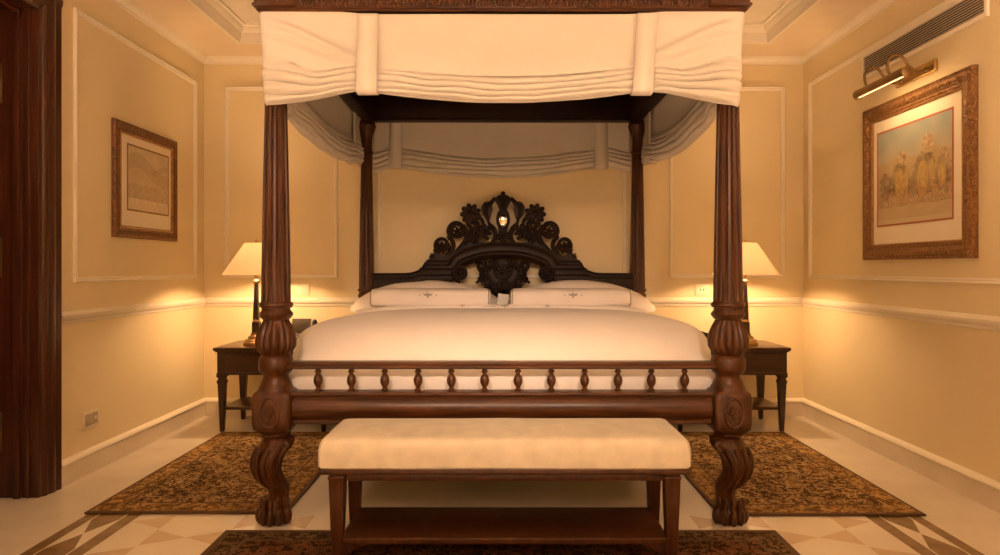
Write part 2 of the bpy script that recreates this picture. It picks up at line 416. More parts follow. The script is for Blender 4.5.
def post(x, y, k, front):
    capk = .72 if front else 1
    sg = 1 if x > 0 else -1
    m = MB()
    m.lathe(x, y, [(e[0], e[1] * (capk if e[0] > 2.17 else 1), *e[2:]) for e in shaft_profile(k)], 128)
    w = .089 * k
    m.lathe(x, y, [(.402, .060, dict(p=4)), (.412, w * .80, dict(p=5)), (.43, w * .97, dict(p=7)), (.46, w, dict(p=9)), (.575, w, dict(p=9)), (.590, w * .96, dict(p=8)), (.600, w * .88, dict(p=6)), (.603, .078 * k, dict(p=3)), (.618, .076 * k), (.632, .066 * k), (.64, .062 * k)], 64)
    m.lathe(x, y, [(.385, .05), (.387, .062), (.398, .066), (.404, .062)], 40)
    p = m.build('post', M_WOOD, bed)
    # carved leg: outline read as outward / inward reach from the post axis
    m = MB()
    prof = [(.390, -.052, .060), (.376, -.068, .088), (.360, -.080, .092), (.339, -.089, .084), (.318, -.095, .066), (.297, -.098, .054), (.268, -.097, .045), (.242, -.092, .044), (.215, -.082, .054),
            (.190, -.067, .066), (.170, -.050, .073), (.150, -.036, .075), (.125, -.027, .072), (.105, -.028, .070), (.085, -.040, .072), (.07, -.050, .075), (.05, -.060, .081), (.03, -.066, .084), (.012, -.064, .081), (0, -.056, .074)]
    prof = [(z, a * .94, b * .96) for z, a, b in prof]
    rings = []
    seg = 72
    for z, a, b in prof:
        c, r = (a + b) / 2, (b - a) / 2
        ring = []
        for q in range(seg):
            t = 2 * PI * q / seg
            rid = 1 - .09 * abs(math.cos(5.5 * t + z * 14)) ** .6 * (ss(.10, .16, z) * (1 - ss(.34, .38, z)))
            if .085 <= z <= .16: rid -= .05 * abs(math.cos(4 * t))
            px = -sg * (c + r * rid * math.cos(t)); py = -.04 * (1 - ss(.30, .38, z)) + c * .75 + r * .92 * rid * math.sin(t)
            ring.append((x + px, y + py, z))
        rings.append(ring)
    m.loft(rings)
    # claw toes and leaf curls
    for q in range(5):
        t = PI * (.12 + .19 * q)
        tx, ty = x - sg * .008 - math.cos(t) * .066, y - .04 - math.sin(t) * .066
        m.ell((tx, ty, .038), (.017, .024, .038), rot=Matrix.Rotation(-(t - PI / 2), 3, 'Z'))
        m.ell((x - sg * .006 - math.cos(t) * .056, y - .04 - math.sin(t) * .056, .085), (.012, .016, .036))
    def legc(z):
        for (z1, a1, b1), (z0, a0, b0) in zip(prof, prof[1:]):
            if z0 <= z <= z1:
                f = (z - z0) / (z1 - z0); a, b = a0 + (a1 - a0) * f, b0 + (b1 - b0) * f
                return (a + b) / 2, (b - a) / 2
    for q in range(5):
        pts = []
        for w_ in range(10):
            f = w_ / 9; t = PI * (.16 + .17 * q) + (.25 - .1 * q) * f
            zz = .352 - .19 * f
            c, r = legc(zz); r *= .96
            pts.append((x - sg * (c + r * math.cos(t)), y - .04 + c * .75 - r * .92 * math.sin(t), zz))
        m.tube(pts, [.006, .010, .012, .013, .013, .012, .011, .009, .006, .003], 8)
    # scroll at the inner top
    cx = x - sg * .066
    pts = [(cx - sg * .016 * math.cos(a) * (1 - a / 14), y - .078, .352 + .022 * math.sin(a) * (1 - a / 14)) for a in [i * .5 for i in range(16)]]
    m.tube(pts, .008, 8)
    m.build('carved_foot', M_WOOD, p)
    if front:
        for nx, ny in ((0, -1), (sg, 0), (-sg, 0)):
            m = MB()
            U = Vector((1, 0, 0)) if nx == 0 else Vector((0, 1, 0)); N = Vector((nx, ny, 0)); C = Vector((x, y, .507)) + N * w
            def q3(u, v, n): return C + U * u + Vector((0, 0, v)) + N * n
            m.tube([q3(.042 * math.cos(a), .066 * math.sin(a), .0) for a in [2 * PI * i / 28 for i in range(28)]], .0055, 8, closed=True)
            for i in range(9):
                a = R(10 + 20 * i)
                m.tube([q3(.006 * math.cos(a), -.012 + .006 * math.sin(a), .001), q3(.020 * math.cos(a), -.010 + .030 * math.sin(a), .003), q3(.027 * math.cos(a), -.008 + .044 * math.sin(a), .0)], [.003, .006, .002], 6)
            m.ell(q3(0, -.018, 0), (.010, .010, .010))
            for sgn in (-1, 1):
                m.tube([q3(0, -.03, 0), q3(sgn * .012, -.042, .002), q3(sgn * .022, -.036, 0), q3(sgn * .020, -.026, 0)], [.003, .005, .004, .002], 6)
            m.build('medallion', M_WOOD, p)
    return p
for x in (-XP, XP):
    post(x, YF, 1.0, True)
for x in (-XP, XP):
    post(x, YK, .88, False)

# footboard
xi = XP - .055
m = MB()
m.extr([(-.036, .700), (-.044, .706), (-.044, .716), (-.034, .722), (-.030, .732), (.030, .732), (.034, .722), (.044, .716), (.044, .706), (.036, .700)], (-xi, YF, 0), (0, 1, 0), (0, 0, 1), (2 * xi, 0, 0))
m.build('footboard_cap', M_WOODH, bed)
m = MB()
prof = [(-.028, .596), (-.044, .593), (-.050, .584), (-.046, .576), (-.036, .572), (-.036, .566), (-.046, .558), (-.056, .535), (-.058, .515), (-.054, .490), (-.044, .474), (-.036, .470), (-.042, .464), (-.042, .452), (-.034, .446), (.034, .446), (.042, .46), (.042, .58), (.028, .596)]
m.extr(prof, (-xi, YF, 0), (0, 1, 0), (0, 0, 1), (2 * xi, 0, 0))
m.build('footboard_rail', M_WOODH, bed)
bal = None
for i in range(12):
    x = (i - 5.5) * .1548 - .003
    if bal is None:
        m = MB()
        m.lathe(x, YF, [(.594, .017), (.600, .018), (.604, .012), (.609, .009), (.616, .012), (.628, .019), (.642, .0215), (.655, .020), (.668, .013), (.674, .009), (.679, .011), (.682, .015), (.687, .016), (.690, .011), (.696, .013), (.702, .015)], 20)
        bal = m.build('baluster', M_WOOD, bed); loc0 = bal.location.copy(); x0 = x
    else:
        c = bal.copy(); COL.objects.link(c); c.parent = bed; c.location = loc0 + Vector((x - x0, 0, 0))
for sg in (-1, 1):
    m = MB(); m.box(sg * 1.03 - .03, sg * 1.03 + .03, YF + .05, YK - .04, .40, .57, .006)
    m.box(sg * 1.03 - .036, sg * 1.03 + .036, YF + .06, YK - .05, .555, .58, .006)
    m.build('side_rail', M_WOODH, bed)
m = MB()
for i in range(9): m.box(-1.005, 1.005, 3.50 + i * .225, 3.60 + i * .225, .455, .48, .004)
m.build('slat_base', M_WOODH, bed)
# tester: rails, roof panel, cornice
m = MB()
for y0, y1 in ((YF - .04, YF + .05), (YK - .06, YK + .03)):
    m.box(-1.07, 1.07, y0, y1, 2.297, 2.50, .004)
for sg in (-1, 1):
    m.box(sg * 1.03 - .045, sg * 1.03 + .045, YF, YK, 2.297, 2.50, .004)
m.box(-1.07, 1.07, YK - .072, YK - .055, 2.297, 2.315, .004)
m.build('tester_rail', M_HEAD, bed)
m = MB(); m.box(-1.08, 1.08, YF - .05, YK + .03, 2.50, 2.53, .003); m.build('tester_roof', M_HEAD, bed)
cw, cd = 2.20, YK + .075 - 3.225
cO = (0, (3.225 + YK + .075) / 2, 0)
m = MB()
m.frame(cO, (1, 0, 0), (0, 1, 0), (0, 0, 1), cw, cd, [(-.012, 2.333), (.010, 2.331), (.016, 2.338), (.008, 2.345), (.008, 2.40), (.018, 2.415), (.020, 2.45), (.035, 2.475), (.038, 2.50), (.02, 2.51), (-.012, 2.51)])
cor = m.build('cornice', M_WOODH, bed)
def leafrow(p0, d, L, nrm):
    m = MB()
    n = int(L / .072)
    for i in range(n):
        c = Vector(p0) + Vector(d) * ((i + .5) * L / n)
        for w_, h_ in ((0, .0), (-.018, .004), (.018, .004)):
            q = c + Vector(d) * w_ + Vector((0, 0, 2.372 + h_ - c.z))
            ang = math.atan2(d[1], d[0])
            rot = Matrix.Rotation(ang, 3, 'Z') @ Matrix.Rotation(w_ * 22, 3, 'Y')
            m.ell(q, (.010, .009, .021), nu=8, nv=6, rot=rot)
        q = c + Vector(d) * .036; m.ell((q.x, q.y, 2.36), (.006, .007, .012), nu=8, nv=5)
        m.ell((q.x, q.y, 2.385), (.007, .007, .008), nu=8, nv=5)
    m.build('frieze_carving', M_WOODH, cor)
yf_ = 3.225 - .008; xo = 1.10 + .008
leafrow((-.93, yf_, 0), (1, 0, 0), 1.86, 0)
for sg in (-1, 1): leafrow((sg * xo, 3.40, 0), (0, 1, 0), 1.95, 0)
for sg in (-1, 1):
    for yc in (3.225 + .07, YK + .055):
        m = MB()
        xc = sg * (1.10 - .065)
        m.box(xc - .09, xc + .09, yc - .09, yc + .088, 2.352, 2.52, .006)
        m.box(xc - .098, xc + .098, yc - .098, yc + .085, 2.354, 2.366, .004)
        for i in range(4):
            m.ell((xc - .06 + .04 * i, yc - .09, 2.392), (.016, .009, .021), nu=10, nv=6)
            m.ell((xc + sg * .09, yc - .06 + .04 * i, 2.392), (.009, .016, .021), nu=10, nv=6)
        m.build('corner_block', M_WOODH, cor)

# headboard (crop units -> metres)
HY = 5.455
UN = .0015257
def hx(x6): return .008 + (x6 - 420) * UN
def hz(y6): return 1.8426 - y6 * UN
def hp(x6, y6, dy=0): return (hx(x6), HY + dy, hz(y6))
def both(f):
    f(lambda x: x); f(lambda x: 840 - x)
def spline(pts, n=6):
    out = []
    P = [Vector(p) for p in pts]
    for i in range(len(P) - 1):
        p0, p1, p2, p3 = P[max(0, i - 1)], P[i], P[i + 1], P[min(len(P) - 1, i + 2)]
        for k in range(n):
            t = k / n
            out.append(.5 * ((2 * p1) + (-p0 + p2) * t + (2 * p0 - 5 * p1 + 4 * p2 - p3) * t * t + (-p0 + 3 * p1 - 3 * p2 + p3) * t ** 3))
    out.append(P[-1]); return out
m = MB()
hb = MB()
def wing(f):
    X = lambda x: hx(f(x))
    # side rail with ogee shoulder up to the wing block
    top = [(-235, 471), (-150, 471), (-62, 470), (-28, 464), (4, 450), (22, 430), (30, 412), (34, 404), (60, 400), (165, 400), (165, 470)]
    pts = spline([(x, y, 0) for x, y in top[:7]], 4)
    poly = [(X(p.x), hz(p.y)) for p in pts] + [(X(x), hz(y)) for x, y in top[7:]]
    poly += [(X(165), hz(545)), (X(140), hz(600)), (X(-235), hz(600))]
    hb.prism(poly, HY - .022, HY + .022)
    # mouldings along the rail and on the block
    pts = [hp(f(p.x), p.y + 4, -.022) for p in pts]
    hb.tube(pts, .009, 8)
    hb.tube([(p[0], HY - .024, p[2] - .032) for p in pts], .006, 8)
    for yy, r in ((412, .010), (430, .007), (450, .010), (480, .007), (508, .010)):
        hb.tube([hp(f(34 if yy < 430 else 18 if yy < 440 else 0), yy, -.024), hp(f(168), yy, -.024)], r, 8)
    # end scroll of the arch
    sc = [(205 + (40 - 2.6 * a) * math.cos(PI * .5 + a), 470 + (40 - 2.6 * a) * math.sin(PI * .5 + a)) for a in [i * .45 for i in range(28)]]
    hb.tube([hp(f(x), y, -.028) for x, y in sc], [max(.006, .017 - .0004 * i) for i in range(28)], 8)
    hb.prism([(X(205 + 36 * math.cos(t)), hz(470 + 36 * math.sin(t))) for t in [2 * PI * i / 24 for i in range(24)]], HY - .025, HY + .02)
    hb.ell(hp(f(205), 470, -.03), (.018, .012, .018))
    for i in range(7):
        a = 2 * PI * i / 7
        hb.ell(hp(f(205 + 17 * math.cos(a)), 470 + 17 * math.sin(a), -.028), (.009, .01, .009), nu=8, nv=6)
both(wing)
# arch band
def arch(u): # u in 0..1 from left springing to crown
    pts = spline([(165, 440, 0), (185, 405, 0), (225, 380, 0), (300, 357, 0), (360, 348, 0), (420, 346, 0)], 8)
    return pts
L = arch(0)
path = [(p.x, p.y) for p in L] + [(840 - p.x, p.y) for p in L[::-1][1:]]
def bandring(x, y, nx, ny):
    prof = [(-30, -.030), (-34, -.040), (-26, -.044), (-18, -.034), (-6, -.030), (10, -.032), (18, -.044), (28, -.046), (36, -.036), (46, -.030), (52, -.020), (52, .02), (-30, .02)]
    return [(hx(x + nx * a), HY + d, hz(y + ny * a)) for a, d in prof]
rings = []
for i, (x, y) in enumerate(path):
    a = path[max(0, i - 1)]; b = path[min(len(path) - 1, i + 1)]
    tx, ty = b[0] - a[0], b[1] - a[1]; l = math.hypot(tx, ty)
    nx, ny = -ty / l, tx / l
    rings.append(bandring(x, y, nx, ny))
hb.loft(rings)
# lower rear rail behind the pillows
hb.box(-.98, .98, HY - .02, HY + .02, .62, .93, .004)
hb.box(-.50, .50, HY - .018, HY + .018, .90, hz(545), .004)
head = hb.build('headboard', M_HEAD, bed, bevel=.003)

cr = MB()
def rosette(mb, cx, cy, r, n=7, f=lambda x: x, d=-.015, pointed=1.5):
    for i in range(n):
        a = 2 * PI * i / n + .3
        c = hp(f(cx + r * .55 * math.cos(a)), cy + r * .55 * math.sin(a), d)
        s_ = -1 if f(0) == 0 else 1
        ang = -a if s_ == -1 else PI + a
        ang = math.atan2(hz(cy + math.sin(a)) - hz(cy), hx(f(cx + math.cos(a))) - hx(f(cx)))
        rot = Matrix.Rotation(-ang, 3, 'Y')
        mb.ell(c, (r * .48 * UN, .013, r * .27 * UN), rot=rot, nu=10, nv=7)
    mb.ell(hp(f(cx), cy, d), (r * .5 * UN, .018, r * .5 * UN))
    mb.ell(hp(f(cx), cy, d - .012), (r * .22 * UN, .014, r * .22 * UN), nu=10, nv=7)
def plate(mb, pts, f, d0=-.018, d1=.012):
    sp = spline([(x, y, 0) for x, y in pts + [pts[0]]], 4)[:-1]
    mb.prism([(hx(f(p.x)), hz(p.y)) for p in sp], HY + d0, HY + d1)
def stem(mb, pts, r, f, d=-.008, taper=True):
    sp = spline([(x, y, 0) for x, y in pts], 5); n = len(sp)
    rr = [r * UN * (1 - .45 * i / (n - 1) if taper else 1) for i in range(n)]
    mb.tube([hp(f(p.x), p.y, d) for p in sp], rr, 8)
def crest(f):
    plate(cr, [(384, 88), (370, 104), (350, 108), (328, 112), (312, 132), (310, 158), (322, 182), (336, 198), (350, 202), (358, 186), (362, 166), (368, 148), (366, 128), (376, 110)], f)
    stem(cr, [(382, 92), (352, 120), (336, 150), (342, 190), (352, 226), (374, 240)], 10, f, -.016)
    stem(cr, [(330, 125), (330, 160), (345, 200)], 8, f, -.024)
    rosette(cr, 257, 172, 54, 9, f)
    stem(cr, [(268, 205), (290, 225), (285, 250), (315, 275), (350, 300)], 16, f)
    stem(cr, [(285, 185), (312, 200), (318, 225), (300, 245)], 11, f)
    stem(cr, [(240, 210), (248, 232), (272, 246), (296, 250)], 12, f)
    # big scroll
    sc = [(186 + (40 - 1.8 * a) * math.cos(PI * .75 + a), 256 + (42 - 1.9 * a) * math.sin(PI * .75 + a)) for a in [i * .35 for i in range(26)]]
    stem(cr, [(158, 300), (150, 285)] + sc[::2], 15, f, -.010)
    rosette(cr, 190, 262, 26, 6, f)
    stem(cr, [(215, 232), (235, 262), (232, 300), (205, 335), (175, 368)], 14, f)
    stem(cr, [(160, 300), (170, 330), (160, 365), (140, 392)], 13, f)
    # low scroll
    sc = [(112 + (34 - 1.5 * a) * math.cos(PI * .75 + a), 330 + (36 - 1.6 * a) * math.sin(PI * .75 + a)) for a in [i * .35 for i in range(24)]]
    stem(cr, [(88, 372), (78, 352)] + sc[::2], 12, f, -.010)
    rosette(cr, 110, 342, 32, 7, f)
    stem(cr, [(135, 320), (152, 345), (140, 375), (110, 398)], 11, f)
    plate(cr, [(66, 372), (85, 366), (110, 380), (150, 372), (180, 352), (200, 372), (165, 405), (50, 408)], f)
    rosette(cr, 62, 382, 15, 5, f)
    # foliage above the band
    rosette(cr, 325, 262, 40, 7, f)
    rosette(cr, 285, 290, 28, 6, f)
    stem(cr, [(260, 250), (255, 285), (275, 320), (300, 340)], 13, f)
    stem(cr, [(225, 330), (245, 300), (250, 270)], 12, f)
    stem(cr, [(345, 225), (375, 250), (380, 290), (360, 320)], 15, f)
    plate(cr, [(190, 350), (215, 325), (260, 318), (330, 316), (350, 335), (280, 352), (220, 372)], f)
both(crest)
I = lambda x: x
plate(cr, [(420, 62), (432, 74), (452, 84), (460, 104), (448, 128), (438, 150), (402, 150), (392, 128), (380, 104), (388, 84), (408, 74)], I)
for dx in (-22, -11, 0, 11, 22): stem(cr, [(420 + dx * .3, 150), (420 + dx * .7, 115), (420 + dx * 1.2, 90 - (22 - abs(dx)) * .5)], 7, I, -.022)
cr.ell(hp(420, 68), (.018, .014, .018))
plate(cr, [(392, 164), (406, 148), (434, 148), (448, 164), (455, 200), (446, 238), (436, 300), (404, 300), (394, 238), (385, 200)], I)
rosette(cr, 420, 285, 34, 8, I)
lab(cr.build('crest_carving', M_HEAD, head, bevel=.003), 'pierced carving of leaves, flowers and scrolls')
pm = MB()
def pal(f):
    rosette(pm, 330, 440, 30, 7, f); rosette(pm, 322, 492, 30, 7, f); rosette(pm, 372, 428, 32, 7, f)
    rosette(pm, 350, 540, 28, 7, f); rosette(pm, 385, 565, 24, 6, f); stem(pm, [(300, 400), (296, 440), (310, 470), (300, 505), (285, 520)], 11, f); rosette(pm, 296, 415, 18, 5, f)
    stem(pm, [(420, 540), (370, 520), (345, 480), (352, 450)], 14, f); stem(pm, [(420, 500), (385, 480), (380, 440), (400, 410)], 14, f)
    plate(pm, [(420, 410), (380, 405), (350, 425), (330, 428), (318, 452), (330, 480), (312, 500), (318, 530), (352, 560), (385, 590), (420, 605)], f)
both(pal)
rosette(pm, 420, 465, 46, 9, I); rosette(pm, 420, 530, 36, 8, I)
lab(pm.build('palmette', M_HEAD, head, bevel=.003), 'carved leaf ornament under the arch')
mo = MB()
mo.tube([(hx(420 + 29 * math.cos(a)), HY - .026, hz(202 + 41 * math.sin(a))) for a in [2 * PI * i / 40 for i in range(40)]], .010, 10, closed=True)
mir = mo.build('mirror_rim', M_HEAD, head)
mo = MB()
mo.loft([[(hx(420 + 25 * s_ * math.cos(a)), HY - .022 - e_, hz(202 + 37 * s_ * math.sin(a))) for a in [2 * PI * i / 40 for i in range(40)]] for s_, e_ in ((1, 0), (.9, .0035), (.6, .007), (.25, .009))])
lab(mo.build('mirror', M_MIRR, head), 'small oval mirror')

# ------------------------------------------------------------------ canopy drapery
def drape(name, pts, zt, zb, gath, label, group, seedv, strap_s, strap_w, inward, end_gather=True, ltilt=0):
    """pts: plan curve (x,y) sampled evenly; zb(s) bottom height; gath(s) gathered height; straps at arc positions."""
    t = thing(name, (pts[len(pts) // 2][0], pts[len(pts) // 2][1], zb(.5)), label, 'curtain', group)
    n = len(pts); NV = 110
    S = [0]
    for i in range(1, n): S.append(S[-1] + math.hypot(pts[i][0] - pts[i - 1][0], pts[i][1] - pts[i - 1][1]))
    LT = S[-1]
    def off(s, h, H):
        g = gath(s); d = 0
        near = min([1] + [abs(s * LT - q * LT) for q in strap_s])
        pinch = 1 - .65 * math.exp(-(near / .10) ** 2)
        if h < g:
            hh = h / g
            ph = hh * 4 + .7 * ns(s * LT * 1.7, seedv, hh * 1.2) + .25 * ns(s * LT * 6, seedv + 5, hh * 3)
            fr = ph - math.floor(ph)
            fold = math.sqrt(max(0, fr * (1 - fr))) * 2
            env = ss(0, .06, hh) * (1 - ss(.8, 1, hh)) 
            d += .032 * fold * (.35 + .65 * env) * pinch + .022 * math.sin(PI * min(1, hh * 1.05)) * pinch
            end = math.exp(-((min(s, 1 - s) * LT - .2) / .16) ** 2) if end_gather else 0
            d += .016 * end * ns(s * LT * 7, h * 45, seedv) 
        else:
            hh = (h - g) / max(.01, H - g)
            d += .016 * (1 - hh) ** 2 * pinch + .007 * ns(s * LT * 2.2, hh * 1.5, seedv)
        for q, sg in ((0, 1), (1, -1)):    # drag folds raking down from the corners
            if end_gather:
                u = abs(s - q) * LT - .2; vv = H - h
                if u < .55:
                    w_ = vv - .07 - .36 * u
                    d += .028 * math.exp(-(w_ / .022) ** 2) * ss(0, .08, u) * (1 - ss(.35, .5, u))
                    w_ = vv - .13 - .26 * u
                    d += .020 * math.exp(-(w_ / .020) ** 2) * ss(0, .05, u) * (1 - ss(.25, .42, u))
        if end_gather: d *= .2 + .8 * ss(.16, .30, min(s, 1 - s) * LT)
        return d
    def surf(i, h, H):
        s = S[i] / LT
        a, b = pts[max(0, i - 1)], pts[min(n - 1, i + 1)]
        tx, ty = b[0] - a[0], b[1] - a[1]; l = math.hypot(tx, ty)
        nx, ny = ty / l, -tx / l
        d = off(s, h, H)
        fl = .035 * max(0, h / H) ** 1.3 * ss(.9, 1.08, abs(pts[i][0])) * (1 if pts[i][0] > 0 else -1) if end_gather else 0
        return Vector((pts[i][0] + nx * d + fl, pts[i][1] + ny * d, zb(s) + h)), Vector((nx, ny, 0))
    rows = []
    for j in range(NV + 1):
        row = []
        for i in range(n):
            s = S[i] / LT; H = zt(s) - zb(s)
            f = (j / NV) ** 1.25
            row.append(surf(i, H * f, H)[0])
        rows.append(row)
    m = MB(); m.grid(rows)
    # back layer so that the roll of cloth has a body
    row2 = []
    for j in range(0, 49):
        row = []
        for i in range(n):
            s = S[i] / LT; H = zt(s) - zb(s); h = gath(s) * 1.25 * j / 48
            p, nn = surf(i, h, H)
            q = Vector((pts[i][0], pts[i][1], p.z)) - nn * (off(1 - s * .97, h, H) * .75 * (1 - ss(40, 48, j)) + .003) if j else p
            row.append(q)
        row2.append(row)
    m.grid(row2)
    m.build('drape', M_CURT, t, solid=.004, angle=75)
    for k, q in enumerate(strap_s):
        m = MB()
        ring = []
        H = zt(q) - zb(q)
        for sd in (-1, 1):
            line = []
            for j in range(26):
                h = H * (1 - j / 25) - .004
                tl = (ltilt if k == len(strap_s) - 1 else 0) * (h / H - .5)
                sq = q + (sd * strap_w / 2 + tl) / LT
                i = min(range(n), key=lambda i: abs(S[i] / LT - sq))
                # exact position by interpolation
                i = max(0, min(n - 2, i if S[i] / LT <= sq else i - 1)); fr = (sq * LT - S[i]) / (S[i + 1] - S[i])
                pa, nn = surf(i, h, H); pb, _ = surf(i + 1, h, H); p = pa.lerp(pb, fr)
                smooth_d = .030 * (1 - ss(.0, .9, h / H)) + .016
                base = Vector((pts[i][0] + (pts[i + 1][0] - pts[i][0]) * fr, pts[i][1] + (pts[i + 1][1] - pts[i][1]) * fr, zb(q) + h))
                line.append(base + nn * smooth_d)
            zl = zb(q) - .010
            p = line[-1]
            line.append(p + Vector((0, 0, -.010)) - nn * .012)
            line.append(p + Vector((0, 0, -.010)) - nn * .050)
            for j in range(10): line.append(p - nn * .070 + Vector((0, 0, (H - .02) * j / 9)))
            ring.append(line)
        m.grid([list(r) for r in zip(*ring)])
        m.build('strap', M_STRAP, t, solid=.004, angle=60)
    return t
def line2(p, q, n): return [(p[0] + (q[0] - p[0]) * i / n, p[1] + (q[1] - p[1]) * i / n) for i in range(n + 1)]
# front
XC = 1.080
def arc(cx, cy, r, a0, a1, n): return [(cx + r * math.cos(a0 + (a1 - a0) * i / n), cy + r * math.sin(a0 + (a1 - a0) * i / n)) for i in range(n + 1)]
yfr = 3.222
P = line2((-XC, 3.42), (-XC, yfr + .04), 10)[:-1] + arc(-XC + .035, yfr + .035, .035, PI, 1.5 * PI, 6)[:-1] + line2((-XC + .035, yfr), (XC - .035, yfr), 170)[:-1] + arc(XC - .035, yfr + .035, .035, 1.5 * PI, 2 * PI, 6)[:-1] + line2((XC, yfr + .04), (XC, 3.42), 10)
def swag(vals):
    def f(s):
        for (a, va), (b, vb) in zip(vals, vals[1:]):
            if s <= b:
                t = (s - a) / (b - a); return va + (vb - va) * (t * t * (3 - 2 * t))
        return vals[-1][1]
    return f
LTf = 2 * XC + 2 * .2 - .03
def sx(x): return .5 + x / LTf
def par(a, va, b, vb, sag):
    return lambda s: va + (vb - va) * (s - a) / (b - a) - sag * 4 * (s - a) * (b - s) / (b - a) ** 2
def front_zb(s):
    x = (s - .5) * LTf
    if x < -.61: return 1.908 + .062 * ss(-XC, -.61, x) + .004 * math.sin(x * 9)
    if x > .635: return 1.906 + .062 * (1 - ss(.635, XC, x)) + .004 * math.sin(x * 9)
    t = (x + .61) / 1.245
    return 1.968 - .050 * 4 * t * (1 - t) ** 1.0
def front_zt(s):
    x = abs((s - .5) * LTf)
    return 2.360 - .040 * (1 - ss(.55, 1.05, x))
drape('canopy_curtain', P, front_zt, front_zb, lambda s: .115 + .10 * ss(.8, 1.05, abs((s - .5) * LTf)), 'cream cloth rolled up across the front of the bed canopy', 'rolled up canopy curtains', 3.1, [sx(-.61), sx(.648)], .092, 0, ltilt=.03)
# sides
for sg, lb in ((-1, 'cream cloth swagged along the left side of the bed canopy'), (1, 'cream cloth swagged along the right side of the bed canopy')):
    y0, y1 = 3.44, 5.50
    xx = 1.095
    P = line2((sg * xx, y0), (sg * xx, y1), 130)
    if sg == -1: P = P[::-1]
    def zbs(s, sg=sg):
        y = y0 + (y1 - y0) * (s if sg == 1 else 1 - s)
        if y < 3.60: return 1.955
        if y < 5.18:
            t = (y - 3.60) / 1.58; return 1.958 - .010 * t - .066 * 4 * t * (1 - t)
        return 1.948 + .02 * math.sin((y - 5.18) * 8)
    drape('canopy_curtain', P, lambda s: 2.40, zbs, lambda s: .15, lb, 'rolled up canopy curtains', 7.7 + sg, [.92, .08] if sg == -1 and False else ([(5.16 - y0) / (y1 - y0), (3.60 - y0) / (y1 - y0)] if sg == 1 else [1 - (5.16 - y0) / (y1 - y0), 1 - (3.60 - y0) / (y1 - y0)]), .09, 0, False)
# back
P = line2((-1.00, 5.545), (1.00, 5.545), 130)
def zbb(s):
    x = -1.0 + 2 * s
    if x < -.83: return 1.915 + .045 * ss(-1, -.83, x)
    if x > .79: return 1.915 + .045 * (1 - ss(.79, 1, x))
    t = (x + .83) / 1.62
    return 1.960 - .088 * 4 * t * (1 - t)
drape('canopy_curtain', P, lambda s: 2.32, zbb, lambda s: .16, 'cream cloth rolled up above the headboard at the back of the canopy', 'rolled up canopy curtains', 12.3, [.085, .888], .10, 0, False)

# ------------------------------------------------------------------ bedding
dv = thing('duvet', (0, 4.2, .50), 'smooth white bedspread covering the four poster bed', 'bedspread')
rows = []
NY, NX = 80, 100
def dz(x, y):
    s = max(0, min(1, (y - 3.365) / .75))
    hf = (1 - (1 - s) ** 2.6) ** (1 / 3.2)
    a = 1.035 + .085 * ss(3.42, 3.9, y)
    return hf, a
def duv(i, j):
    t = (i / NY) ** 1.6
    y = 3.365 + (5.30 - 3.365) * t
    hf, a = dz(0, y)
    th = -PI / 2 + PI * j / NX
    c, s_ = math.cos(th), math.sin(th)
    x = a * math.copysign(abs(s_) ** .5, s_)
    H = .407 - .022 * ss(3.9, 5.0, y)
    z = .500 + H * hf * max(0, c) ** .23
    z += ss(3.40, 4.0, y) * ss(0, .5, c) * (.006 * ns(x * 2.1, y * 1.7, 3) + .003 * ns(x * 6, y * 5, 9))
    y2 = y - (.012 * max(0, ns(x * 5 + z * 6, z * 7, 2)) + .010 * max(0, ns(x * 3 - z * 9, z * 3, 6))) * (1 - ss(.0, .12, t)) * ss(.50, .56, z)
    return (x, y2, z)
for i in range(NY + 1): rows.append([duv(i, j) for j in range(NX + 1)])
fr = []
for k in range(5):   # front drop
    fr.append([(rows[0][j][0], rows[0][j][1] - .004 + .010 * ns(rows[0][j][0] * 9, k * .6), .485 + (rows[0][j][2] - .485) * k / 5) for j in range(NX + 1)])
m = MB(); m.grid(fr + rows)
m.build('cover', M_LINEN, dv, solid=.012, angle=70)
def surfz(x, y):
    # height of the spread at x,y
    hf, a = dz(0, y)
    s_ = min(1, abs(x) / a) ** (1 / .5); c = math.sqrt(max(0, 1 - s_ * s_))
    return .500 + (.407 - .022 * ss(3.9, 5.0, y)) * hf * c ** .23 + .006 + ss(3.40, 4.0, y) * ss(0, .5, c) * (.006 * ns(x * 2.1, y * 1.7, 3) + .003 * ns(x * 6, y * 5, 9))
# folded edge and embroidery of the spread
m = MB()
rw = []
for i in range(13):
    a = PI * i / 12
    rw.append([(x, 4.86 - .045 * math.cos(a), surfz(x, 4.86) - .006 + .030 * math.sin(a)) for x in [-1.0 + 2.0 * k / 60 for k in range(61)]])
m.grid(rw); m.build('turned_hem', M_PIL, dv, solid=.003, angle=70)
def ornament(mb, c, U, V, N, s):
    c, U, V, N = map(Vector, (c, U, V, N))
    def q(u, v, r, ru): 
        p = c + U * u * s + V * v * s
        ring = [[p + U * math.cos(t) * ru * s * k + V * math.sin(t) * r * s * k + N * e for t in [2 * PI * i / 14 for i in range(14)]] for k, e in ((1, 0), (.6, .0022))]
        mb.loft(ring)
    q(0, 0, .55, .30); q(-.5, .08, .25, .42); q(.5, .08, .25, .42); q(0, -.6, .22, .10); q(0, .65, .2, .09)
    q(-1.9, -.05, .16, .16); q(1.9, -.05, .16, .16); q(-.95, .25, .12, .2); q(.95, .25, .12, .2)
for cx, sc_ in ((.02, .026), (-.27, .018), (.31, .018)):
    m = MB(); ornament(m, (cx, 4.823, surfz(cx, 4.86) + .012), (1, 0, 0), (0, .55, .84), (0, -.84, .55), sc_)
    if cx == .02:
        for sg in (-1, 1): m.tube([(cx + sg * .06, 4.822, surfz(cx, 4.86) + .011), (cx + sg * .14, 4.822, surfz(cx, 4.86) + .010)], .0028, 6)
    lab(m.build('embroidery', M_EMB, dv), 'grey embroidered motif')
